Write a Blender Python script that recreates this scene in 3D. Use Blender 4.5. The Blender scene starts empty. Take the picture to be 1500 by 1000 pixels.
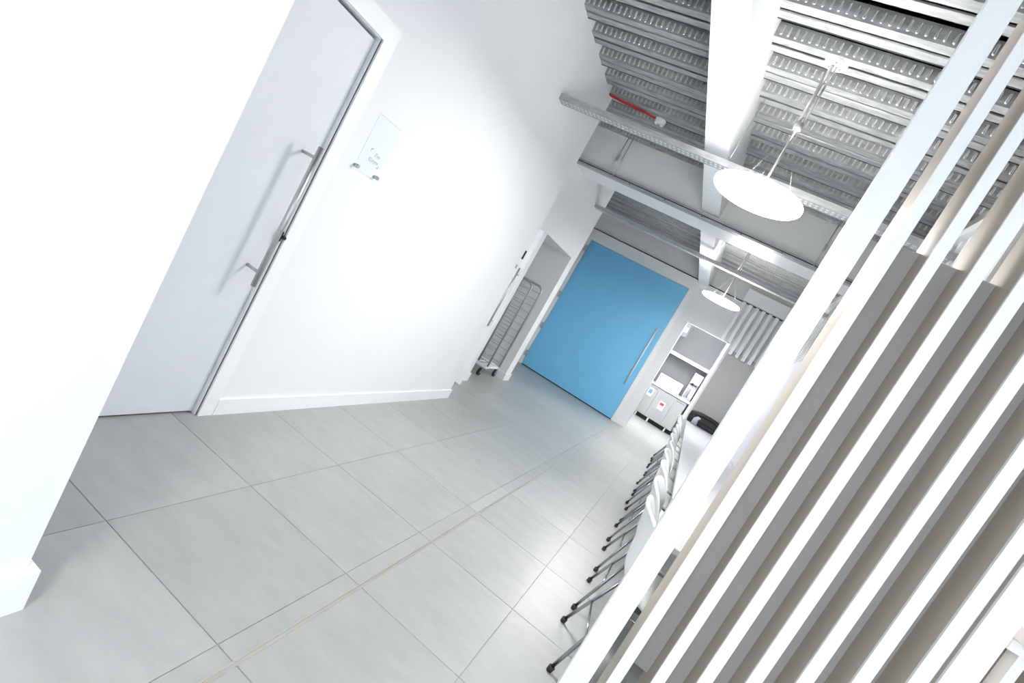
import bpy, bmesh, math, random
from mathutils import Vector, Matrix
random.seed(7)
S = bpy.context.scene
C = S.collection

# ------------------------------------------------------------------ camera
cam_d = bpy.data.cameras.new('camera'); cam_d.lens = 17.968; cam_d.sensor_width = 36; cam_d.clip_start = 0.02
cam = bpy.data.objects.new('camera', cam_d); C.objects.link(cam); S.camera = cam
yaw, pitch, roll = (math.radians(a) for a in (-18.993, -6.275, 29.4815))
fwd = Vector((math.sin(yaw)*math.cos(pitch), math.cos(yaw)*math.cos(pitch), math.sin(pitch)))
r0 = Vector((math.cos(yaw), -math.sin(yaw), 0)); u0 = r0.cross(fwd)
rt = r0*math.cos(roll) + u0*math.sin(roll); up = u0*math.cos(roll) - r0*math.sin(roll)
m = Matrix((rt, up, -fwd)).transposed().to_4x4(); m.translation = (0, 0, 1.4)
cam.matrix_world = m

# ------------------------------------------------------------------ light
W = bpy.data.worlds.new('world'); S.world = W; W.use_nodes = True
W.node_tree.nodes['Background'].inputs[0].default_value = (0.86, 0.93, 1.0, 1)
W.node_tree.nodes['Background'].inputs[1].default_value = 1.12
S.view_settings.view_transform = 'Standard'; S.view_settings.look = 'None'
S.view_settings.gamma = 1; S.view_settings.use_curve_mapping = False
S.view_settings.exposure = 0.88
LAMP = 50.0        # diffuser strength of the pendant discs
KITCHEN = 7.0

# ------------------------------------------------------------------ materials
def mat(name, col, rough=0.6, metal=0.0, emit=None, noise=None, bump=0.0, scale=20, spec=0.5, stretch=None, coat=0):
    M = bpy.data.materials.new(name); M.use_nodes = True
    nt = M.node_tree; b = nt.nodes['Principled BSDF']
    b.inputs['Base Color'].default_value = (*col, 1); b.inputs['Roughness'].default_value = rough
    b.inputs['Metallic'].default_value = metal; b.inputs['Specular IOR Level'].default_value = spec
    b.inputs['Coat Weight'].default_value = coat
    if emit:
        b.inputs['Emission Color'].default_value = (*emit[0], 1); b.inputs['Emission Strength'].default_value = emit[1]
    if noise or bump:
        tc = nt.nodes.new('ShaderNodeTexCoord'); mp = nt.nodes.new('ShaderNodeMapping')
        nt.links.new(tc.outputs['Object'], mp.inputs[0])
        if stretch: mp.inputs['Scale'].default_value = stretch
        nz = nt.nodes.new('ShaderNodeTexNoise'); nz.inputs['Scale'].default_value = scale; nz.inputs['Detail'].default_value = 5
        nt.links.new(mp.outputs[0], nz.inputs['Vector'])
        if noise:
            cr = nt.nodes.new('ShaderNodeValToRGB'); nt.links.new(nz.outputs[0], cr.inputs[0])
            cr.color_ramp.elements[0].position = 0.32; cr.color_ramp.elements[1].position = 0.68
            cr.color_ramp.elements[0].color = (*noise, 1); cr.color_ramp.elements[1].color = (*col, 1)
            nt.links.new(cr.outputs[0], b.inputs['Base Color'])
        if bump:
            bp = nt.nodes.new('ShaderNodeBump'); bp.inputs['Strength'].default_value = bump; bp.inputs['Distance'].default_value = 0.01
            nt.links.new(nz.outputs[0], bp.inputs['Height']); nt.links.new(bp.outputs[0], b.inputs['Normal'])
    return M

WALL = mat('white_wall_paint', (0.85, 0.872, 0.89), 0.75, noise=(0.835, 0.858, 0.875), scale=3, spec=0.2)
WHITE = mat('white_gloss_paint', (0.90, 0.915, 0.93), 0.4)
GREYBOARD = mat('grey_plasterboard', (0.74, 0.75, 0.745), 0.85, noise=(0.72, 0.73, 0.725), scale=6, spec=0.2)
DOORM = mat('pale_lilac_door', (0.74, 0.76, 0.80), 0.45, noise=(0.72, 0.74, 0.785), scale=9)
BLUE = mat('sky_blue_laminate', (0.20, 0.58, 0.90), 0.38, noise=(0.195, 0.565, 0.88), scale=4)
BLACK = mat('black_gap', (0.012, 0.012, 0.014), 0.7)
STEEL = mat('brushed_steel', (0.60, 0.60, 0.60), 0.32, 0.9, noise=(0.52, 0.52, 0.52), scale=30, stretch=(1, 1, 12))
PALEST = mat('pale_satin_metal', (0.85, 0.87, 0.88), 0.5, 0.25)
CHROME = mat('satin_chrome', (0.42, 0.42, 0.45), 0.22, 1.0)
GALV = mat('galvanised_steel', (0.78, 0.795, 0.80), 0.42, 0.35, noise=(0.55, 0.565, 0.57), scale=26, bump=0.25, stretch=(0.35, 1.6, 1.6))
GALVS = mat('galvanised_channel', (0.50, 0.515, 0.52), 0.4, 0.5, noise=(0.36, 0.375, 0.38), scale=26, bump=0.2, stretch=(0.35, 1.6, 1.6))
GALVD = mat('galvanised_embossing', (0.72, 0.735, 0.74), 0.4, 0.45)
SEAM = mat('deck_seam', (0.05, 0.055, 0.06), 0.6, 0.4)
TUBE = mat('grey_cage_tube', (0.45, 0.47, 0.47), 0.35, 0.7)
SHELL = mat('white_plastic_shell', (0.86, 0.89, 0.88), 0.3, spec=0.5)
RUBBER = mat('black_rubber', (0.02, 0.02, 0.022), 0.6)
TABLE = mat('pale_grey_laminate', (0.50, 0.515, 0.55), 0.45, noise=(0.485, 0.50, 0.535), scale=5)
PANEL = mat('grey_backing_panel', (0.46, 0.462, 0.46), 0.55, noise=(0.44, 0.442, 0.44), scale=7)
SIDEM = mat('taupe_side_shade', (0.56, 0.51, 0.45), 0.6, noise=(0.53, 0.485, 0.43), scale=5, stretch=(1, 1, 0.2))  # taupe paints in the shade on whitish slat sides
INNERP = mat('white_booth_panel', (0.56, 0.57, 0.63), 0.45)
BAGM = mat('black_nylon', (0.018, 0.02, 0.02), 0.65, noise=(0.01, 0.011, 0.011), scale=18, bump=0.4)
RED = mat('red_cable', (0.55, 0.02, 0.03), 0.45)
DEVICE = mat('white_plastic', (0.82, 0.83, 0.85), 0.4)
GREYPL = mat('grey_plastic', (0.40, 0.43, 0.47), 0.4)
BLUEPL = mat('blue_label_print', (0.16, 0.33, 0.75), 0.5)
LIGHTBLUE = mat('light_blue_window', (0.45, 0.62, 0.85), 0.2)
YELLOW = mat('yellow_sticker', (0.85, 0.55, 0.05), 0.5)
REDP = mat('red_print', (0.65, 0.04, 0.08), 0.5)
INK = mat('grey_lettering', (0.30, 0.33, 0.37), 0.5)
GROUT = mat('grout', (0.40, 0.40, 0.395), 0.9)
DRAIN = mat('beige_metal_trim', (0.50, 0.485, 0.44), 0.35, 0.5)
LIT = mat('lamp_diffuser', (1, 1, 1), 0.5, emit=((1.0, 0.98, 0.95), LAMP))
LITRIM = mat('lamp_opal_rim', (1, 1, 1), 0.5, emit=((1.0, 0.98, 0.95), LAMP*0.8))
LITUP = mat('lamp_upper_diffuser', (1, 1, 1), 0.5, emit=((1.0, 0.98, 0.95), LAMP*0.14))
KLIT = mat('kitchen_fill_panel', (1, 1, 1), 0.5, emit=((1.0, 0.98, 0.96), KITCHEN*1.6))
ACR = bpy.data.materials.new('clear_acrylic'); ACR.use_nodes = True
_n = ACR.node_tree; _n.nodes.remove(_n.nodes['Principled BSDF'])
_t = _n.nodes.new('ShaderNodeBsdfTransparent'); _t.inputs[0].default_value = (0.985, 0.995, 1, 1)
_g = _n.nodes.new('ShaderNodeBsdfGlossy'); _g.inputs['Roughness'].default_value = 0.05
_f = _n.nodes.new('ShaderNodeFresnel'); _f.inputs[0].default_value = 1.12
_m = _n.nodes.new('ShaderNodeMixShader'); _n.links.new(_f.outputs[0], _m.inputs[0]); _n.links.new(_t.outputs[0], _m.inputs[1]); _n.links.new(_g.outputs[0], _m.inputs[2])
_n.links.new(_m.outputs[0], _n.nodes['Material Output'].inputs[0])

def tile_material(i):
    a = (0.405, 0.420, 0.416); k = (1.0, 0.955, 1.04, 0.98)[i]
    M = mat('floor_tile_grey', tuple(c*k for c in a), 0.36, noise=tuple(c*k*0.85 for c in a), scale=5.5, spec=0.5, bump=0.03)
    nt = M.node_tree
    mp = [n for n in nt.nodes if n.type == 'MAPPING'][0]
    mp.inputs['Location'].default_value = (i*3.7, i*1.9, 0); mp.inputs['Scale'].default_value = (0.7, 1.6, 1)
    nz = [n for n in nt.nodes if n.type == 'TEX_NOISE'][0]; nz.inputs['Detail'].default_value = 9; nz.inputs['Roughness'].default_value = 0.68
    return M
TILES = [tile_material(i) for i in range(4)]

# ------------------------------------------------------------------ helpers
def box(bm, x0, x1, y0, y1, z0, z1, mi=0, bevel=0.0, rot=None):
    vs = [bm.verts.new((x, y, z)) for z in (z0, z1) for y in (y0, y1) for x in (x0, x1)]
    fs = []
    for q in ((0, 2, 3, 1), (4, 5, 7, 6), (0, 1, 5, 4), (2, 6, 7, 3), (0, 4, 6, 2), (1, 3, 7, 5)):
        f = bm.faces.new([vs[k] for k in q]); f.material_index = mi; fs.append(f)
    if bevel:
        es = set(e for f in fs for e in f.edges)
        bmesh.ops.bevel(bm, geom=list(es), offset=bevel, segments=1, affect='EDGES')
    return vs
def tube(bm, pts, r, n=8, mi=0, cap=True):
    pts = [Vector(p) for p in pts]; rings = []
    a = None
    for i, p in enumerate(pts):
        d = (pts[min(i+1, len(pts)-1)] - pts[max(i-1, 0)]).normalized()
        if a is None: a = d.orthogonal().normalized()
        a = (a - d*a.dot(d)).normalized(); b = d.cross(a)
        rr = r[i] if isinstance(r, (list, tuple)) else r
        rings.append([bm.verts.new(p + (a*math.cos(t) + b*math.sin(t))*rr) for t in (2*math.pi*k/n for k in range(n))])
    for A, B in zip(rings, rings[1:]):
        for k in range(n):
            f = bm.faces.new((A[k], A[(k+1) % n], B[(k+1) % n], B[k])); f.material_index = mi; f.smooth = True
    if cap:
        bm.faces.new(rings[0][::-1]).material_index = mi; bm.faces.new(rings[-1]).material_index = mi
def lathe(bm, prof, c=(0, 0, 0), n=40, mi=0):
    rings = []
    for r, z in prof:
        rings.append([bm.verts.new((c[0]+r*math.cos(2*math.pi*k/n), c[1]+r*math.sin(2*math.pi*k/n), c[2]+z)) for k in range(n)])
    for A, B in zip(rings, rings[1:]):
        for k in range(n):
            f = bm.faces.new((A[k], A[(k+1) % n], B[(k+1) % n], B[k])); f.material_index = mi
    for R, flip in ((rings[0], True), (rings[-1], False)):
        f = bm.faces.new(R[::-1] if flip else R); f.material_index = mi
def obj(name, bm, mats, parent=None, loc=None, smooth=False):
    bmesh.ops.recalc_face_normals(bm, faces=bm.faces[:])
    me = bpy.data.meshes.new(name); bm.to_mesh(me); bm.free()
    for M in (mats if isinstance(mats, (list, tuple)) else [mats]): me.materials.append(M)
    if smooth:
        for p in me.polygons: p.use_smooth = True
    o = bpy.data.objects.new(name, me); C.objects.link(o)
    if parent: o.parent = parent
    if loc: o.location = loc
    return o
def B(name, dims, M, parent=None, bevel=0.0):
    """one box as an object; its origin is moved to the box centre-bottom of the given (possibly parented) frame"""
    bm = bmesh.new(); box(bm, *dims, bevel=bevel); return obj(name, bm, M, parent)
def thing(name, label, cat, loc=(0, 0, 0), rz=0, group=None):
    o = bpy.data.objects.new(name, None); o.empty_display_size = 0.1; C.objects.link(o)
    o.location = loc; o.rotation_euler = (0, 0, rz); o['label'] = label; o['category'] = cat
    if group: o['group'] = group
    return o
def tag(o, label, cat, group=None):
    o['label'] = label; o['category'] = cat
    if group: o['group'] = group
    return o
def struct(name, boxes, M, label=None):
    bm = bmesh.new()
    for d in boxes: box(bm, *d)
    o = obj(name, bm, M); o['kind'] = 'structure'
    if label: o['label'] = label
    return o
def copy_tree(o, parent=None):
    c = o.copy(); C.objects.link(c); c.parent = parent
    for ch in list(o.children): copy_tree(ch, c)
    return c

# ================================================================== SETTING
# ---- floor: every tile is a part of its own, set proud of the grout bed
floor = struct('floor', [(-3.4, 4.2, -2.6, 13.2, -0.12, -0.004)], GROUT, 'pale grey tiled floor')
cols = [(-3.214, -2.61), (-2.605, -1.999), (-1.995, -1.382), (-1.378, -0.766), (-0.762, -0.690), (-0.672, -0.158), (-0.154, 0.452),
        (0.456, 1.062), (1.066, 1.672), (1.676, 2.282), (2.286, 2.892)]
tm = {}
y = 1.222 - 6*0.607; rows = []
while y < 13.1: rows.append(y); y += 0.607
for ci, (x0, x1) in enumerate(cols):
    for ri, y0 in enumerate(rows):
        if x0 < -2.0 and y0 < 4.5: continue
        if x0 > 1.0 and y0 > 6: continue
        if x0 > 0.4 and y0 > 9.7: continue
        k = random.randrange(4); key = (round(x1-x0, 3), k)
        if key not in tm:
            bm = bmesh.new(); box(bm, -0.0006, x1-x0+0.0006, -0.0006, 0.6036, -0.012, 0, bevel=0.0008)
            me = bpy.data.meshes.new('floor_tile'); bmesh.ops.recalc_face_normals(bm, faces=bm.faces[:]); bm.to_mesh(me); bm.free(); me.materials.append(TILES[k]); tm[key] = me
        t = bpy.data.objects.new('tile', tm[key]); C.objects.link(t); t.parent = floor; t.location = (x0, y0+0.002, 0)
bm = bmesh.new()
box(bm, -0.690, -0.686, -2.4, 13.0, -0.01, 0.001); box(bm, -0.676, -0.672, -2.4, 13.0, -0.01, 0.001)
box(bm, -0.686, -0.676, -2.4, 13.0, -0.01, -0.003)
dr = obj('drain_channel', bm, DRAIN, floor); dr['label'] = 'narrow beige metal slot trim running along the floor'

# ---- left walls
struct('wall_left', [(-2.16, -1.155, -2.6, 0.87, 0, 3.40)], WALL, 'white wall projecting at near left')
struct('baseboard_left', [(-1.155, -1.133, -2.6, 0.892, 0, 0.125), (-1.96, -1.155, 0.87, 0.892, 0, 0.125)], WHITE)
struct('wall_left_recessed', [(-2.16, -1.96, 0.87, 0.98, 0, 3.42), (-2.16, -1.96, 1.936, 4.75, 0, 3.42), (-2.16, -1.96, 0.98, 1.936, 2.058, 3.42)], WALL)
struct('baseboard_left_recessed', [(-1.96, -1.945, 2.025, 4.765, 0, 0.095), (-2.16, -1.96, 4.75, 4.765, 0, 0.095)], WHITE)
struct('wall_left_far', [(-2.5, -2.3, 4.75, 5.5, 2.12, 3.42), (-2.5, -2.3, 5.5, 5.87, 0, 3.42), (-2.5, -2.3, 5.87, 7.15, 2.06, 3.42),
                         (-3.1, -2.3, 7.15, 7.38, 0, 3.42), (-3.25, -3.1, 4.4, 7.15, 0, 3.42), (-3.1, -2.5, 5.5, 5.62, 0, 2.06), (-3.1, -2.5, 5.5, 7.15, 2.06, 2.2),
                         (-3.25, -3.03, 7.38, 9.67, 0, 3.42)], WALL)
struct('baseboard_left_far', [(-2.3, -2.285, 5.5, 5.885, 0, 0.11), (-2.5, -2.3, 5.87, 5.885, 0, 0.11), (-3.1, -2.3, 7.135, 7.15, 0, 0.11), (-2.3, -2.285, 7.135, 7.395, 0, 0.11)], WHITE)

# ---- white door on the left
door = struct('door_1', [(-2.03, -1.985, 0.985, 1.929, 0.012, 2.043)], DOORM, 'wide pale lilac-white door in the left wall')
bm = bmesh.new()
box(bm, -1.96, -1.948, 1.942, 2.025, 0, 2.15); box(bm, -1.96, -1.948, 0.90, 0.978, 0, 2.15); box(bm, -1.96, -1.948, 0.978, 1.942, 2.062, 2.15)
box(bm, -2.1, -1.96, 1.933, 1.942, 0, 2.06); box(bm, -2.1, -1.96, 0.978, 0.982, 0, 2.06)
obj('door_frame', bm, WHITE, door)
bm = bmesh.new(); box(bm, -2.06, -2.035, 0.985, 1.933, 0, 2.058); obj('door_gap', bm, BLACK, door)
bm = bmesh.new(); tube(bm, [(-1.895, 1.84, 0.765), (-1.895, 1.84, 1.485)], 0.0125, 14)
h = obj('door_handle', bm, STEEL, door)
for z in (0.835, 1.43):
    bm = bmesh.new(); tube(bm, [(-1.985, 1.84, z), (-1.895, 1.84, z)], 0.008, 10); obj('handle_bracket', bm, STEEL, h)
bm = bmesh.new(); tube(bm, [(-1.985, 1.935, 1.02), (-1.945, 1.935, 1.02)], 0.0095, 12); box(bm, -1.984, -1.962, 1.916, 1.938, 0.995, 1.045)
obj('lock_cylinder', bm, BLACK, door)

# ---- back wall with the blue door and the kitchen opening
struct('wall_back', [(-3.03, -2.925, 9.67, 9.85, 0, 3.0), (-2.925, -0.875, 9.67, 9.85, 2.775, 3.0), (-0.875, -0.60, 9.67, 9.85, 0, 3.0),
                     (-0.60, 0.20, 9.67, 9.85, 2.25, 3.0), (0.20, 4.2, 9.67, 9.85, 0, 3.0)], WALL)
struct('wall_back_bulkhead', [(-3.1, 4.2, 9.69, 9.85, 3.0, 3.42)], GREYBOARD, 'grey plasterboard band above the back wall')
struct('trim_1', [(-3.03, 4.0, 9.655, 9.672, 2.988, 3.004)], BLACK, 'black shadow gap line along the top of the back wall')
struct('baseboard_back', [(-0.79, -0.60, 9.655, 9.67, 0, 0.11)], WHITE)
bd = struct('door_2', [(-2.92, -0.882, 9.645, 9.70, 0.02, 2.77)], BLUE, 'oversized sky-blue door at the end of the corridor')
bm = bmesh.new(); box(bm, -2.92, -0.89, 9.655, 9.70, 0.001, 0.02); obj('door_gap', bm, BLACK, bd)
bm = bmesh.new(); box(bm, -3.0, -2.928, 9.64, 9.67, 0, 2.80); box(bm, -0.876, -0.79, 9.655, 9.67, 0, 2.80); box(bm, -3.0, -0.79, 9.66, 9.67, 2.775, 2.82); obj('door_frame', bm, WHITE, bd)
bm = bmesh.new(); tube(bm, [(-0.985, 9.57, 0.73), (-0.985, 9.57, 1.88)], 0.015, 12); h = obj('door_handle', bm, PALEST, bd)
for z in (0.84, 1.77):
    bm = bmesh.new(); tube(bm, [(-0.985, 9.645, z), (-0.985, 9.57, z)], 0.01, 8); obj('handle_bracket', bm, PALEST, h)
for z in (0.24, 0.87, 1.57, 2.58):
    bm = bmesh.new(); box(bm, -2.975, -2.915, 9.628, 9.642, z-0.06, z+0.06); tube(bm, [(-2.923, 9.628, z-0.06), (-2.923, 9.628, z+0.06)], 0.012, 8)
    obj('hinge', bm, STEEL, bd)

# ---- kitchen shell behind the opening
struct('wall_kitchen', [(-1.05, -0.85, 9.85, 13.1, 0, 3.0), (-1.05, 0.45, 13.1, 13.25, 0, 3.0), (0.20, 0.32, 9.85, 13.1, 0, 3.0)], WHITE)
struct('ceiling_kitchen', [(-1.05, 0.45, 9.85, 13.25, 3.0, 3.1)], WHITE)

# ---- steel deck ceiling
ceil = struct('ceiling', [(-3.4, 4.2, -2.6, 9.9, 3.43, 3.55)], SEAM, 'corrugated galvanised steel deck ceiling')
P = 0.297; Z0, Z1 = 3.335, 3.41
ystart = 2.84 - 18*P
sheet_mesh = {}
def deck_sheet(n):
    bm = bmesh.new(); prof = []
    for k in range(n):
        o = k*P
        prof += [(o, Z0), (o+0.060, Z0), (o+0.066, Z0+0.006), (o+0.078, Z0+0.006), (o+0.084, Z0), (o+0.142, Z0), (o+0.158, Z1), (o+0.278, Z1)]
    prof.append((n*P-0.001, Z0+0.001))
    t = 0.0015
    A = [bm.verts.new((-3.2, a, b)) for a, b in prof]; Bv = [bm.verts.new((4.0, a, b)) for a, b in prof]
    for i in range(len(prof)-1): bm.faces.new((A[i], A[i+1], Bv[i+1], Bv[i]))
    ext = bmesh.ops.solidify(bm, geom=bm.faces[:], thickness=-t)
    me = bpy.data.meshes.new('deck_sheet'); bmesh.ops.recalc_face_normals(bm, faces=bm.faces[:]); bm.to_mesh(me); bm.free(); me.materials.append(GALV); return me
dm = deck_sheet(2)
k = 0; yy = ystart
while yy < 9.5:
    o = bpy.data.objects.new('deck_sheet', dm); C.objects.link(o); o.parent = ceil; o.location = (0, yy, 0)
    bm = bmesh.new(); box(bm, -3.2, 4.0, yy-0.003, yy+0.006, Z0-0.0035, Z0+0.001) if False else box(bm, -3.2, 4.0, yy+0.139, yy+0.146, Z0-0.002, Z0+0.002)
    obj('deck_seam', bm, SEAM, ceil)
    yy += 2*P
# raised oblong embossings on the webs that face the camera
bm = bmesh.new()
web_dir = Vector((0, 0.019, -(Z1-Z0))).normalized(); nrm = Vector((0, -1, -0.25)).normalized()
def emboss(xc, yb):
    c = Vector((xc, yb+0.2865, (Z0+Z1)/2)) + nrm*0.0015
    h_, w_ = 0.027, 0.0085
    outer, inner = [], []
    for j in range(12):
        t = 2*math.pi*j/12; cx = math.cos(t)*w_; sy = math.sin(t)*w_ + (1 if math.sin(t) >= 0 else -1)*(h_-w_)
        outer.append(bm.verts.new(c + Vector((cx, 0, 0)) + web_dir*sy))
        inner.append(bm.verts.new(c + nrm*0.005 + Vector((cx*0.55, 0, 0)) + web_dir*sy*0.86))
    core = [bm.verts.new(outer[j].co.lerp(c, 0.0) - (outer[j].co - c)*0.62) for j in range(12)]
    core = core[6:] + core[:6]
    for j in range(12):
        bm.faces.new((outer[j], outer[(j+1) % 12], inner[(j+1) % 12], inner[j])); bm.faces.new((inner[j], inner[(j+1) % 12], core[(j+1) % 12], core[j]))
yb = ystart
while yb < 9.4:
    if yb > 1.4:
        x = -2.3
        while x < 2.6: emboss(x, yb); x += 0.041
    yb += P
e = obj('embossing', bm, GALVD, ceil); e['kind'] = 'stuff'; e['label'] = 'rows of small oblong raised marks on the steel deck'

# ---- beam and bulkhead
beam = struct('trim_2', [(-0.80, -0.612, -2.6, 9.69, 2.95, 3.42)], WHITE, 'white ceiling beam running the length of the corridor')
struct('ceiling_bulkhead', [(-2.3, 4.0, 5.52, 6.0, 2.905, 3.42)], GREYBOARD, 'grey plasterboard bulkhead crossing the ceiling')
struct('trim_3', [(-2.3, 4.0, 5.56, 6.0, 2.885, 2.906)], WHITE, 'white underside of the crossing bulkhead')

# ================================================================== OBJECTS
# ---- slatted screen in front: white fronts, sides toned taupe for their shade, grey infill panel
def slat(bm, x0, x1, y0, y1, z0, z1):
    vs = box(bm, x0, x1, y0, y1, z0, z1, bevel=0)
scr = thing('slatted_screen', 'tall floor-to-ceiling screen of white upright slats at right with grey backing panel', 'screen', (0.6, 2.0, 0))
POSTM = mat('pale_green_white', (0.80, 0.85, 0.84), 0.4)
def upright(name, x0, x1, y0, y1, z0, z1, parent, pl=(0, 0, 0), sidemat=None):
    bm = bmesh.new()
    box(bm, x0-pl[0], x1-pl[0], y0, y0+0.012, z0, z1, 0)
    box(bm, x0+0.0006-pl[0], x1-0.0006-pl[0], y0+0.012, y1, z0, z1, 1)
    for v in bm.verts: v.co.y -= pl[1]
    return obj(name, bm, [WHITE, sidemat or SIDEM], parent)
PL = (0.6, 2.0, 0)
upright('end_post', 0.160, 0.247, 2.0, 2.08, 0, 3.335, scr, PL, POSTM)['label'] = 'wide white end post'
for a, b in ((0.298, 0.338), (0.420, 0.458), (0.540, 0.580), (0.660, 0.700), (0.777, 0.817), (0.898, 0.938), (1.014, 1.056)):
    upright('slat', a, b, 2.0, 2.21, 0, 3.335, scr, PL)
upright('end_post', 1.074, 1.152, 2.0, 2.24, 0, 3.335, scr, PL)
bm = bmesh.new(); box(bm, 1.056-0.6, 1.074-0.6, 0.03, 0.24, 0, 3.335); obj('filler_strip', bm, GREYBOARD, scr)
bm = bmesh.new(); box(bm, 0.338-0.6, 1.056-0.6, 0.143, 0.170, 0.32, 2.17); obj('backing_panel', bm, PANEL, scr)

# ---- booth side: panel and slats running away along x = 0.87
side = thing('slatted_booth_wall', 'pale booth side panel with white upright slats behind the front screen', 'screen', (0.92, 6.0, 0))
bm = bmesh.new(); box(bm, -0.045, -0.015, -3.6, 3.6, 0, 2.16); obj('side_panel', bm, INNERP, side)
bm = bmesh.new(); box(bm, -0.05, 0.06, -3.65, 3.6, 2.94, 2.99); obj('header', bm, WHITE, side)
yy = -3.62
while yy < 3.5:
    bm = bmesh.new(); box(bm, -0.012, 0.05, yy, yy+0.045, 0.0, 2.94); obj('slat', bm, WHITE, side); yy += 0.12
bm = bmesh.new(); box(bm, 0.10, 0.13, -3.65, 3.6, 0, 3.33); obj('rear_panel', bm, SIDEM, side)

# ---- far slats hanging above grey pinboard
far = thing('hanging_slat_screen', 'small white upright slats hanging high on the far wall over the grey board', 'screen', (0.4, 9.5, 2.08))
xx = 0.02-0.4
while xx < 0.46:
    bm = bmesh.new(); box(bm, xx, xx+0.058, 0.06, 0.12, 0.0 if xx > -0.19 else 0.18, 0.905); obj('slat', bm, WHITE, far); xx += 0.116
bm = bmesh.new(); box(bm, -0.40, 0.46, 0.10, 0.14, 0.93, 1.16); obj('header', bm, WHITE, far)
tag(B('grey_board', (0.235, 0.872, 9.63, 9.668, 0.76, 2.165), PANEL), 'large grey upright board behind the far end of the white table', 'board')

# ---- counter at the bottom right corner
cn = thing('slatted_counter', 'counter clad in small white slats beyond the screen, cut by the lower right corner', 'counter', (2.1, 3.0, 0))
bm = bmesh.new(); box(bm, -0.38, 0.6, 0.05, 0.5, 0, 1.09); obj('body', bm, mat('shadowed_counter_front', (0.24, 0.20, 0.165), 0.6), cn)  # body colour darkened to paint in the shadow on it
bm = bmesh.new(); box(bm, -0.38, 0.6, -0.12, 0.55, 1.10, 1.17, bevel=0.004); obj('worktop', bm, WHITE, cn)
bm = bmesh.new(); box(bm, -0.40, 0.6, -0.06, 0.5, 1.05, 1.10); obj('top_rail', bm, WHITE, cn)
for k in range(8):
    bm = bmesh.new(); box(bm, -0.335+k*0.12, -0.295+k*0.12, -0.03, 0.05, 0, 1.05); obj('slat', bm, WHITE, cn)

# ---- tables and shell chairs
def table(y0, y1, label):
    t = thing('table', label, 'table', (0.585, (y0+y1)/2, 0), 0, 'white tables in line')
    h_ = (y1-y0)/2-0.003
    bm = bmesh.new(); box(bm, -0.345, 0.28, -h_, h_, 0.725, 0.75, bevel=0.002); obj('tabletop', bm, TABLE, t)
    bm = bmesh.new(); box(bm, -0.20, 0.20, -h_+0.1, h_-0.1, 0.68, 0.725); obj('apron', bm, WHITE, t)
    for sx in (0.05, 0.24):
        for sy in (-h_+0.12, h_-0.12):
            bm = bmesh.new(); box(bm, sx-0.02, sx+0.02, sy-0.02, sy+0.02, 0, 0.68); obj('leg', bm, CHROME, t)
table(2.30, 4.15, 'nearest pale table, its end just behind the slatted screen')
table(4.15, 6.0, 'pale table between the nearest table and the one beyond')
table(6.0, 7.75, 'pale table beyond the seam, next to the one holding the bag')
table(7.75, 9.6, 'farthest pale table, with the black bag on it')

def lerp(a, b, t): return a+(b-a)*t
def sstep(t): t = max(0, min(1, t)); return t*t*(3-2*t)
def tub_mesh():
    bm = bmesh.new(); NU = 16
    prof = [(0.235, 0.425), (0.225, 0.440), (0.18, 0.452), (0.10, 0.448), (0.02, 0.440), (-0.06, 0.440), (-0.12, 0.460), (-0.158, 0.505),
            (-0.172, 0.565), (-0.178, 0.63), (-0.186, 0.70), (-0.202, 0.765), (-0.214, 0.800), (-0.222, 0.818)]
    wid = [0.17, 0.20, 0.228, 0.24, 0.245, 0.245, 0.243, 0.24, 0.238, 0.237, 0.237, 0.233, 0.218, 0.18]
    lift = [0.0, 0.002, 0.008, 0.02, 0.03, 0.04, 0.05, 0.045, 0.02, 0.01, 0.0, 0.0, -0.004, -0.006]
    fw = [0, 0, 0, 0, 0.0, 0.01, 0.03, 0.055, 0.075, 0.08, 0.07, 0.05, 0.035, 0.02]
    G = []
    for (x_, z_), w_, l_, f_ in zip(prof, wid, lift, fw):
        row = []
        for i in range(NU+1):
            u = 2*i/NU-1; row.append(bm.verts.new((x_+f_*u*u, w_*u, z_+l_*abs(u)**3)))
        G.append(row)
    for A, Bv in zip(G, G[1:]):
        for i in range(NU): bm.faces.new((A[i], A[i+1], Bv[i+1], Bv[i]))
    bmesh.ops.recalc_face_normals(bm, faces=bm.faces[:])
    return bm
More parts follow.
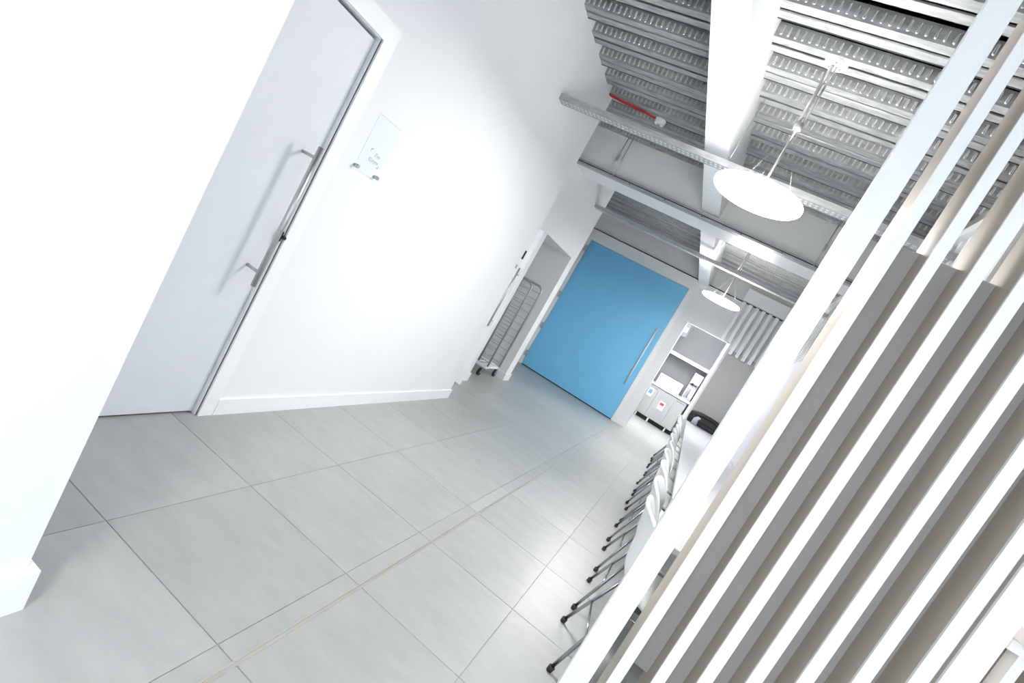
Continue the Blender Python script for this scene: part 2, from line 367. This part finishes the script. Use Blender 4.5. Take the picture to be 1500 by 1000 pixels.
def make_chair(label):
    t = thing('shell_chair', label, 'chair', (0, 0, 0), 0, 'white shell chairs along the table')
    o = obj('shell', tub_mesh(), SHELL, t, smooth=True)
    md = o.modifiers.new('solid', 'SOLIDIFY'); md.thickness = 0.018; md.offset = 0; ss = o.modifiers.new('sub', 'SUBSURF'); ss.levels = 1; ss.render_levels = 2
    for sx, sy in ((-1, -1), (-1, 1), (1, -1), (1, 1)):
        foot = Vector((-0.235 if sx < 0 else 0.25, 0.205*sy, 0.012)); top = Vector((0.10*sx, 0.125*sy, 0.418))
        bm = bmesh.new(); tube(bm, [foot, top], 0.0085, 10); lg = obj('leg', bm, CHROME, t)
        bm = bmesh.new(); tube(bm, [foot+Vector((0, 0, -0.012)), foot+Vector((0.004*-sx, 0, 0.012))], [0.013, 0.0155], 12); obj('foot', bm, RUBBER, lg)
    def at(sx, sy, z):
        foot = Vector((-0.235 if sx < 0 else 0.25, 0.205*sy, 0.012)); top = Vector((0.10*sx, 0.125*sy, 0.418)); k_ = (z-0.012)/0.406
        return foot.lerp(top, k_)
    for a, b, z in (((-1, -1), (-1, 1), 0.20), ((1, -1), (1, 1), 0.26), ((-1, -1), (1, -1), 0.37), ((-1, 1), (1, 1), 0.37)):
        bm = bmesh.new(); tube(bm, [at(*a, z), at(*b, z)], 0.0055, 8); obj('stretcher', bm, CHROME, t)
    bm = bmesh.new(); box(bm, -0.11, 0.11, -0.13, 0.13, 0.405, 0.420); obj('seat_bracket', bm, CHROME, t)
    return t
ords = ['', 'second', 'third', 'fourth', 'fifth', 'sixth', 'seventh', 'eighth', 'ninth', 'tenth', 'eleventh']
ch = make_chair('white shell chair nearest the slatted screen, mostly hidden behind its end post')
for i in range(1, 11):
    c = copy_tree(ch); c['label'] = 'white shell chair, %s along the table from the slatted screen' % ords[i]
    c.location = (0.318 + random.uniform(-.012, .012), 2.41+0.617*i, 0); c.rotation_euler = (0, 0, random.uniform(-.04, .04))
    if i == 10: c['label'] = 'farthest white shell chair in the row, beside the black bag'
ch.location = (0.329, 2.47, 0); ch.rotation_euler = (0, 0, 0.115)

# ---- bag on the far table
bg = thing('black_bag', 'black soft bag lying on the far end of the white table', 'bag', (0.52, 9.38, 0.75))
bm = bmesh.new(); box(bm, -0.29, 0.30, -0.17, 0.17, 0, 0.23)
bmesh.ops.subdivide_edges(bm, edges=bm.edges[:], cuts=3, use_grid_fill=True)
for v in bm.verts:
    x_, y_, z_ = v.co
    v.co.z = z_*(1-0.35*max(0, abs(x_)/0.3-0.6)) ; v.co.y *= 1-0.18*(z_/0.19); v.co.x += 0.01*math.sin(z_*60+x_*9)
o = obj('bag_body', bm, BAGM, bg, smooth=True); sm = o.modifiers.new('s', 'SUBSURF'); sm.levels = 2; sm.render_levels = 2
bm = bmesh.new(); tube(bm, [(-0.2, -0.13, 0.15), (-0.08, -0.16, 0.2), (0.08, -0.16, 0.2), (0.2, -0.13, 0.15)], 0.012, 8); obj('handle', bm, BAGM, bg)
bm = bmesh.new(); tube(bm, [(-0.25, -0.165, 0.09), (0.25, -0.165, 0.09)], 0.006, 6); obj('zip', bm, RUBBER, bg)
bm = bmesh.new(); tube(bm, [(0, 0, 0), (0, 0, 0.10), (0.02, 0, 0.13), (0.06, 0, 0.14)], [0.05, 0.045, 0.03, 0.012], 14)
o = obj('grey_jug', bm, GREYPL, None, (0.36, 9.12, 0.75))
tag(o, 'small pale grey jug on the table in front of the black bag', 'jug')
o = B('wall_socket', (0.866, 0.8745, 6.25, 6.34, 0.92, 1.0), DEVICE, bevel=0.002); tag(o, 'small white socket plate on the booth side panel above the table', 'socket')

# ---- pendant lamps
def lamp(label):
    t = thing('pendant_lamp', label, 'lamp', (0, 0, 0), 0, 'round disc pendants')
    bm = bmesh.new(); lathe(bm, [(0.25, 0.0), (0.262, 0.004), (0.262, 0.022), (0.25, 0.026)], n=64); obj('disc_body', bm, LITRIM, t)
    bm = bmesh.new(); lathe(bm, [(0.254, -0.004), (0.256, 0.0)], n=64); obj('diffuser', bm, LIT, t)
    bm = bmesh.new(); lathe(bm, [(0.225, 0.026), (0.22, 0.03)], n=64); obj('upper_diffuser', bm, LITUP, t)
    bm = bmesh.new(); tube(bm, [(0, 0, 0.03), (0, 0, 0.46)], 0.007, 10); obj('lower_rod', bm, STEEL, t)
    bm = bmesh.new(); tube(bm, [(-0.012, 0, 0.45), (-0.012, 0, 0.845)], 0.010, 10); tube(bm, [(0.012, 0.004, 0.45), (0.012, 0.004, 0.845)], 0.006, 8); obj('upper_rod', bm, STEEL, t)
    bm = bmesh.new(); tube(bm, [(0, 0, 0.43), (0, 0, 0.47)], 0.024, 14); obj('joint', bm, STEEL, t)
    bm = bmesh.new(); lathe(bm, [(0.05, -0.022), (0.062, -0.018), (0.066, 0.0), (0.05, 0.004)], (0, 0, 0.845), 32)
    r = obj('ceiling_rose', bm, DEVICE, t)
    for a in (0.5, 2.6, 4.7):
        bm = bmesh.new(); tube(bm, [(0.035*math.cos(a), 0.035*math.sin(a), 0.8215), (0.035*math.cos(a), 0.035*math.sin(a), 0.825)], 0.005, 8); obj('screw', bm, CHROME, r)
    for a in (0.4, 2.5, 4.6):
        bm = bmesh.new(); tube(bm, [(0, 0, 0.44), (0.2*math.cos(a), 0.2*math.sin(a), 0.03)], 0.0006, 5); obj('suspension_wire', bm, STEEL, t)
    return t
l1 = lamp('round glowing disc pendant nearest the camera, hanging beside the white beam')
l2 = copy_tree(l1); l2['label'] = 'round glowing disc pendant farther off, in front of the far wall beside the beam'
l3 = copy_tree(l1); l3['label'] = 'round glowing disc pendant out of view, behind the camera'; l3.location = (-0.235, -1.0, 2.49)
l4 = copy_tree(l1); l4['label'] = 'added disc pendant out of view, brightening from the room behind the slats, nearer'; l4.location = (2.5, 3.2, 2.49)  # unseen pendant added to lift the light on the deck
l5 = copy_tree(l1); l5['label'] = 'added disc pendant out of view, brightening from the room behind the slats, farther'; l5.location = (2.5, 7.4, 2.49)  # second unseen pendant, added for extra light further back
l1.location = (-0.235, 3.2, 2.49); l2.location = (-0.235, 7.4, 2.49)

# ---- smoke detector with red cable
sd = thing('smoke_detector', 'small white smoke detector fixed under the steel deck at the end of the red cable', 'detector', (-1.44, 4.78, 3.335))
bm = bmesh.new(); lathe(bm, [(0.03, -0.045), (0.045, -0.04), (0.052, -0.018), (0.055, 0.0)], n=28); obj('sensor_body', bm, DEVICE, sd)
bm = bmesh.new(); lathe(bm, [(0.016, -0.052), (0.02, -0.045)], n=18); obj('sensor_grille', bm, GREYPL, sd)
bm = bmesh.new()
for d in (0, 0.02):
    tube(bm, [(-2.02, 4.62+d, 3.345), (-1.95, 4.63+d, 3.322), (-1.8, 4.66+d*1.3, 3.318), (-1.6, 4.70+d, 3.322), (-1.5, 4.74+d*.5, 3.32), (-1.475, 4.765, 3.325)], 0.0065, 8)
tag(obj('red_cable', bm, RED), 'pair of red cables running under the deck to the smoke detector', 'cable')

# ---- galvanised studs hung across the ceiling
def stud(y0, x0, x1, z, label):
    t = thing('ceiling_channel', label, 'channel', ((x0+x1)/2, y0, z), 0, 'galvanised channels across the ceiling')
    L = (x1-x0)/2
    bm = bmesh.new(); box(bm, -L, L, 0, 0.002, 0, 0.045); box(bm, -L, L, 0.002, 0.10, 0, 0.002); box(bm, -L, L, 0.098, 0.10, 0.002, 0.045); obj('channel', bm, GALVS, t)
    bm = bmesh.new(); x = -L+0.03
    while x < L-0.02:
        for yy_ in (0.03, 0.068):
            c = Vector((x, yy_, 0)); ring = [bm.verts.new(c+Vector((0.012*math.cos(a*math.pi/3), 0.014*math.sin(a*math.pi/3), 0))) for a in range(6)]
            top = bm.verts.new(c+Vector((0, 0, -0.004)))
            for a in range(6): bm.faces.new((ring[a], ring[(a+1) % 6], top))
        x += 0.036
    e_ = obj('embossing', bm, GALVD, t); e_['kind'] = 'stuff'
    for px in (-0.57, 0.75):
        bm = bmesh.new(); tube(bm, [(px-(x0+x1)/2, 0.05, 0.0), (px-(x0+x1)/2, 0.05, 3.336-z)], 0.003, 6); obj('hanger_rod', bm, STEEL, t)
stud(3.78, -1.96, 1.6, 2.80, 'embossed galvanised channel hanging across the corridor before the nearer pendant')
stud(6.90, -2.3, 1.6, 2.80, 'embossed galvanised channel hanging in the far ceiling bay, past the bulkhead')

# ---- cable tray under bulkhead edge
tr = thing('cable_tray', 'thin perforated metal tray along the lower front edge of the ceiling bulkhead', 'tray', (0, 5.47, 2.872))
bm = bmesh.new(); box(bm, -2.29, 2.2, 0, 0.004, 0, 0.05); box(bm, -2.29, 2.2, 0.004, 0.08, 0, 0.004); obj('tray_profile', bm, GALVS, tr)
bm = bmesh.new(); box(bm, -2.29, 2.2, -0.006, 0.0, 0.02, 0.028); obj('shadow_slot', bm, BLACK, tr)
for px in (-1.86, 0.38):
    bm = bmesh.new(); tube(bm, [(px, -0.01, 0.02), (px, -0.01, 0.46)], 0.004, 6); tube(bm, [(px+0.05, -0.01, 0.02), (px+0.05, -0.01, 0.46)], 0.004, 6); obj('hanger_rod', bm, STEEL, tr)
    bm = bmesh.new(); box(bm, px-0.012, px+0.012, -0.022, 0.002, 0.17, 0.25); obj('turnbuckle', bm, STEEL, tr)
for px in [(-1.6+0.42*i) for i in range(9)]:
    bm = bmesh.new(); tube(bm, [(px, -0.008, 0.01), (px, 0.002, 0.01)], 0.006, 8); obj('bolt', bm, BLACK, tr)

# ---- acrylic sign by the white door
sg = thing('door_sign', 'clear acrylic sign plate on steel standoffs on the wall beside the white door', 'sign', (-1.96, 2.228, 1.64))
bm = bmesh.new(); box(bm, 0.018, 0.023, -0.104, 0.104, -0.155, 0.150, bevel=0.001); obj('acrylic_plate', bm, ACR, sg)
bm = bmesh.new(); box(bm, 0.0005, 0.002, -0.085, 0.085, -0.11, 0.14); obj('paper_insert', bm, WALL, sg)
for yy in (-0.085, 0.085):
    bm = bmesh.new(); tube(bm, [(0, yy, -0.135), (0.030, yy, -0.135)], 0.0095, 16); obj('standoff', bm, STEEL, sg)
def text(body, size, M, parent, loc, rot, name='lettering'):
    cu = bpy.data.curves.new('t', 'FONT'); cu.body = body; cu.size = size; cu.extrude = 0.0004; cu.align_x = 'CENTER'
    tmp = bpy.data.objects.new('t', cu); C.objects.link(tmp); bpy.context.view_layer.update()
    me = bpy.data.meshes.new_from_object(tmp.evaluated_get(bpy.context.evaluated_depsgraph_get()))
    bpy.data.objects.remove(tmp)
    me.materials.clear(); me.materials.append(M); o = bpy.data.objects.new(name, me); C.objects.link(o); o.parent = parent
    o.location = loc; o.rotation_euler = rot; return o
RX = (math.pi/2, 0, math.pi/2)
text('Zen', 0.026, INK, sg, (0.0235, 0.010, -0.045), RX)
text('Comms', 0.026, INK, sg, (0.0235, 0.000, -0.078), RX)
for (yy, zz, s) in ((-0.052, -0.018, 1), (0.052, -0.092, -1)):
    bm = bmesh.new(); box(bm, 0.0232, 0.0242, min(yy, yy+s*0.014), max(yy, yy+s*0.014), zz-0.002, zz+0.002); box(bm, 0.0232, 0.0242, yy-0.002, yy+0.002, min(zz, zz-s*0.014), max(zz, zz-s*0.014))
    obj('corner_mark', bm, INK, sg)

# ---- small plate and switch near the far end of the recessed wall
o = B('door_number_plate', (-1.96, -1.948, 4.700, 4.722, 1.60, 1.69), BLACK, bevel=0.001); tag(o, 'small dark plate on the left wall near its far corner', 'plate')
o = B('light_switch', (-1.96, -1.952, 4.67, 4.70, 1.49, 1.53), TUBE, bevel=0.001); tag(o, 'small grey switch plate below the dark plate on the left wall', 'switch')

# ---- open door leaf by the alcove
dl = thing('open_door_leaf', 'white door leaf standing open beyond the left wall corner, seen edge-on', 'door', (-2.185, 5.44, 0))
bm = bmesh.new(); box(bm, -0.78, 0, 0, 0.04, 0.01, 2.02, bevel=0.001); obj('leaf', bm, WHITE, dl)
bm = bmesh.new(); tube(bm, [(-0.016, -0.06, 0.78), (-0.016, -0.06, 1.53)], 0.011, 10); h = obj('pull_handle', bm, STEEL, dl)
for z in (0.85, 1.45):
    bm = bmesh.new(); tube(bm, [(-0.016, 0, z), (-0.016, -0.06, z)], 0.008, 8); obj('handle_bracket', bm, STEEL, h)

# ---- roll cage in the alcove
rc = thing('roll_cage', 'grey tubular wire roll cage on black casters parked in the left alcove', 'trolley', (-2.70, 6.75, 0))
def frame(yo, x0, x1, z0, z1, r, rungs, verts, name, ry=0.0):
    bm = bmesh.new(); R = 0.09; pts = [(x0, yo, z0)]
    pts.append((x0, yo, z1-R))
    for a in range(1, 6): t = a/6*math.pi/2; pts.append((x0+R-R*math.cos(t), yo, z1-R+R*math.sin(t)))
    pts.append((x0+R, yo, z1)); pts.append((x1-R, yo, z1))
    for a in range(1, 6): t = a/6*math.pi/2; pts.append((x1-R+R*math.sin(t), yo, z1-R+R*math.cos(t)))
    pts += [(x1, yo, z1-R), (x1, yo, z0)]
    tube(bm, pts, r, 8)
    f = obj(name, bm, TUBE, rc)
    for k_ in range(rungs):
        z = z0+0.06+(z1-z0-0.16)*k_/(rungs-1)
        bm = bmesh.new(); tube(bm, [(x0, yo, z), (x1, yo, z)], 0.005, 6); obj('rung', bm, TUBE, f)
    for k_ in range(1, verts+1):
        x = x0+(x1-x0)*k_/(verts+1)
        bm = bmesh.new(); tube(bm, [(x, yo, z0), (x, yo, z1)], 0.004, 6); obj('upright_wire', bm, TUBE, f)
frame(0.22, -0.36, 0.32, 0.17, 1.48, 0.014, 12, 3, 'end_frame')
frame(-0.25, -0.36, 0.33, 0.17, 1.46, 0.014, 12, 3, 'end_frame')
frame(-0.32, -0.36, 0.20, 0.19, 1.18, 0.012, 10, 2, 'gate_frame')
bm = bmesh.new(); box(bm, -0.36, 0.33, -0.28, -0.23, 0.135, 0.165); box(bm, -0.36, 0.33, 0.20, 0.25, 0.135, 0.165); box(bm, -0.33, -0.29, -0.23, 0.20, 0.135, 0.165); box(bm, 0.26, 0.32, -0.23, 0.20, 0.135, 0.165)
for k_ in range(6): box(bm, -0.29+k_*0.1, -0.27+k_*0.1, -0.23, 0.20, 0.145, 0.16)
obj('base_frame', bm, WHITE, rc)
for (cx, cy) in ((0.30, 0.23), (0.27, -0.27), (-0.3, 0.22), (-0.3, -0.26)):
    bm = bmesh.new(); tube(bm, [(cx-0.014, cy, 0.058), (cx+0.014, cy, 0.058)], 0.057, 20); w = obj('caster', bm, RUBBER, rc)
    bm = bmesh.new(); box(bm, cx-0.022, cx-0.018, cy-0.02, cy+0.02, 0.05, 0.135); box(bm, cx+0.018, cx+0.022, cy-0.02, cy+0.02, 0.05, 0.135); box(bm, cx-0.022, cx+0.022, cy-0.02, cy+0.02, 0.118, 0.135)
    tube(bm, [(cx-0.02, cy, 0.058), (cx+0.02, cy, 0.058)], 0.018, 12); obj('caster_fork', bm, STEEL, w)

# ---- kitchen contents
fr = thing('undercounter_fridge', 'stainless steel undercounter fridge on feet in the bright kitchen', 'fridge', (-0.30, 12.5, 0))
bm = bmesh.new(); box(bm, -0.46, 0.46, 0.03, 0.58, 0.10, 0.83); obj('cabinet', bm, STEEL, fr)
for x0, x1 in ((-0.455, -0.235), (0.19, 0.455)):
    bm = bmesh.new(); box(bm, x0, x1, 0.0, 0.03, 0.13, 0.81, bevel=0.003); dd = obj('door', bm, STEEL, fr)
    bm = bmesh.new(); box(bm, x0+0.03, x1-0.03, -0.012, 0.0, 0.775, 0.79); obj('handle', bm, CHROME, dd)
bm = bmesh.new(); box(bm, -0.225, 0.18, 0.0, 0.03, 0.13, 0.81, bevel=0.003); g = obj('grille_panel', bm, STEEL, fr)
for k_ in range(26):
    if 9 <= k_ <= 16: continue
    bm = bmesh.new(); box(bm, -0.17, 0.15, -0.006, 0.0, 0.16+k_*0.024, 0.166+k_*0.024); obj('louvre', bm, GREYPL, g)
bm = bmesh.new(); box(bm, -0.46, 0.50, 0.10, 0.14, 0.0, 0.10); obj('kick_plate', bm, BLACK, fr)
for x_ in (-0.12, 0.32, -0.43):
    bm = bmesh.new(); tube(bm, [(x_, 0.05, 0), (x_, 0.05, 0.02), (x_, 0.05, 0.1)], [0.025, 0.02, 0.018], 10); obj('foot', bm, DEVICE, fr)
bm = bmesh.new(); box(bm, -0.08, 0.06, -0.009, -0.006, 0.40, 0.60); o = obj('notice', bm, DEVICE, fr)
bm = bmesh.new(); box(bm, -0.06, 0.035, -0.011, -0.009, 0.505, 0.565); obj('red_print', bm, REDP, o)
bm = bmesh.new(); box(bm, -0.445, -0.32, -0.004, 0.0, 0.56, 0.76); o = obj('sheet', bm, DEVICE, fr); o['label'] = 'white sheet with a blue square'
bm = bmesh.new(); box(bm, -0.425, -0.345, -0.006, -0.004, 0.62, 0.72); obj('blue_print', bm, BLUEPL, o)
o = B('kitchen_worktop', (-0.845, 0.195, 12.45, 13.09, 0.85, 0.90), WHITE, bevel=0.002); tag(o, 'white kitchen worktop above the steel fridge', 'worktop')
o = B('storage_box', (-0.70, -0.12, 12.55, 12.95, 0.90, 1.17), WHITE, bevel=0.006); tag(o, 'large white box standing on the kitchen worktop', 'box')
cm = thing('coffee_machine', 'grey and white coffee machine at the right end of the kitchen worktop', 'coffee machine', (0.06, 12.6, 0.90))
bm = bmesh.new(); box(bm, -0.10, 0.11, 0.12, 0.4, 0, 0.66, bevel=0.004); obj('housing', bm, DEVICE, cm)
bm = bmesh.new(); box(bm, -0.10, 0.11, 0, 0.12, 0.42, 0.66, bevel=0.004); hd = obj('head', bm, DEVICE, cm)
bm = bmesh.new(); box(bm, -0.02, 0.08, -0.006, 0, 0.48, 0.60); obj('display', bm, GREYPL, hd)
bm = bmesh.new(); box(bm, 0.0, 0.06, -0.010, -0.006, 0.51, 0.57); obj('display_window', bm, LIGHTBLUE, hd)
bm = bmesh.new(); box(bm, -0.10, 0.11, 0, 0.12, 0, 0.05); obj('drip_tray', bm, GREYPL, cm)
bm = bmesh.new(); tube(bm, [(-0.03, 0.06, 0.05), (-0.03, 0.06, 0.2), (-0.03, 0.06, 0.28)], [0.05, 0.03, 0.045], 16); obj('jug', bm, GREYPL, cm)
bm = bmesh.new(); tube(bm, [(-0.03, 0.06, 0.42), (-0.03, 0.06, 0.36)], 0.02, 10); tube(bm, [(-0.09, 0.03, 0.38), (0.08, 0.03, 0.38)], 0.012, 8); obj('spout', bm, BLACK, cm)
dp = thing('towel_dispenser', 'grey towel dispenser with pale blue window high on the kitchen wall', 'dispenser', (-0.70, 12.30, 2.12))
bm = bmesh.new(); box(bm, -0.15, 0.07, 0, 0.16, 0, 0.36, bevel=0.02); obj('casing', bm, mat('mid_grey_plastic', (0.16, 0.18, 0.20), 0.5), dp)
bm = bmesh.new(); box(bm, -0.04, 0.04, -0.005, 0, 0.12, 0.24); obj('window', bm, LIGHTBLUE, dp)
o = B('splashback', (-0.84, 0.19, 13.075, 13.097, 0.91, 2.7), mat('grey_splashback', (0.25, 0.26, 0.275), 0.8, 0.0, noise=(0.23, 0.24, 0.255), scale=4)); tag(o, 'grey wall lining above the kitchen worktop', 'wall lining')
o = B('wall_shelf', (-0.84, 0.19, 12.72, 13.07, 1.68, 1.76), WHITE, bevel=0.003); tag(o, 'thick white shelf across the kitchen back wall', 'shelf')
o = B('warning_sticker', (-0.848, -0.838, 12.1, 12.16, 1.20, 1.27), YELLOW); tag(o, 'small yellow sticker on the kitchen side wall', 'sticker')
kl = thing('kitchen_fill_light', 'added light panel, unseen under the kitchen ceiling, brightening the kitchen', 'lamp', (-0.3, 10.75, 2.96))  # panel out of sight, added to brighten the kitchen
bm = bmesh.new(); box(bm, -0.4, 0.4, -0.75, 0.75, 0.01, 0.04); obj('frame', bm, DEVICE, kl)
bm = bmesh.new(); box(bm, -0.38, 0.38, -0.73, 0.73, 0.0, 0.01); obj('diffuser', bm, KLIT, kl)
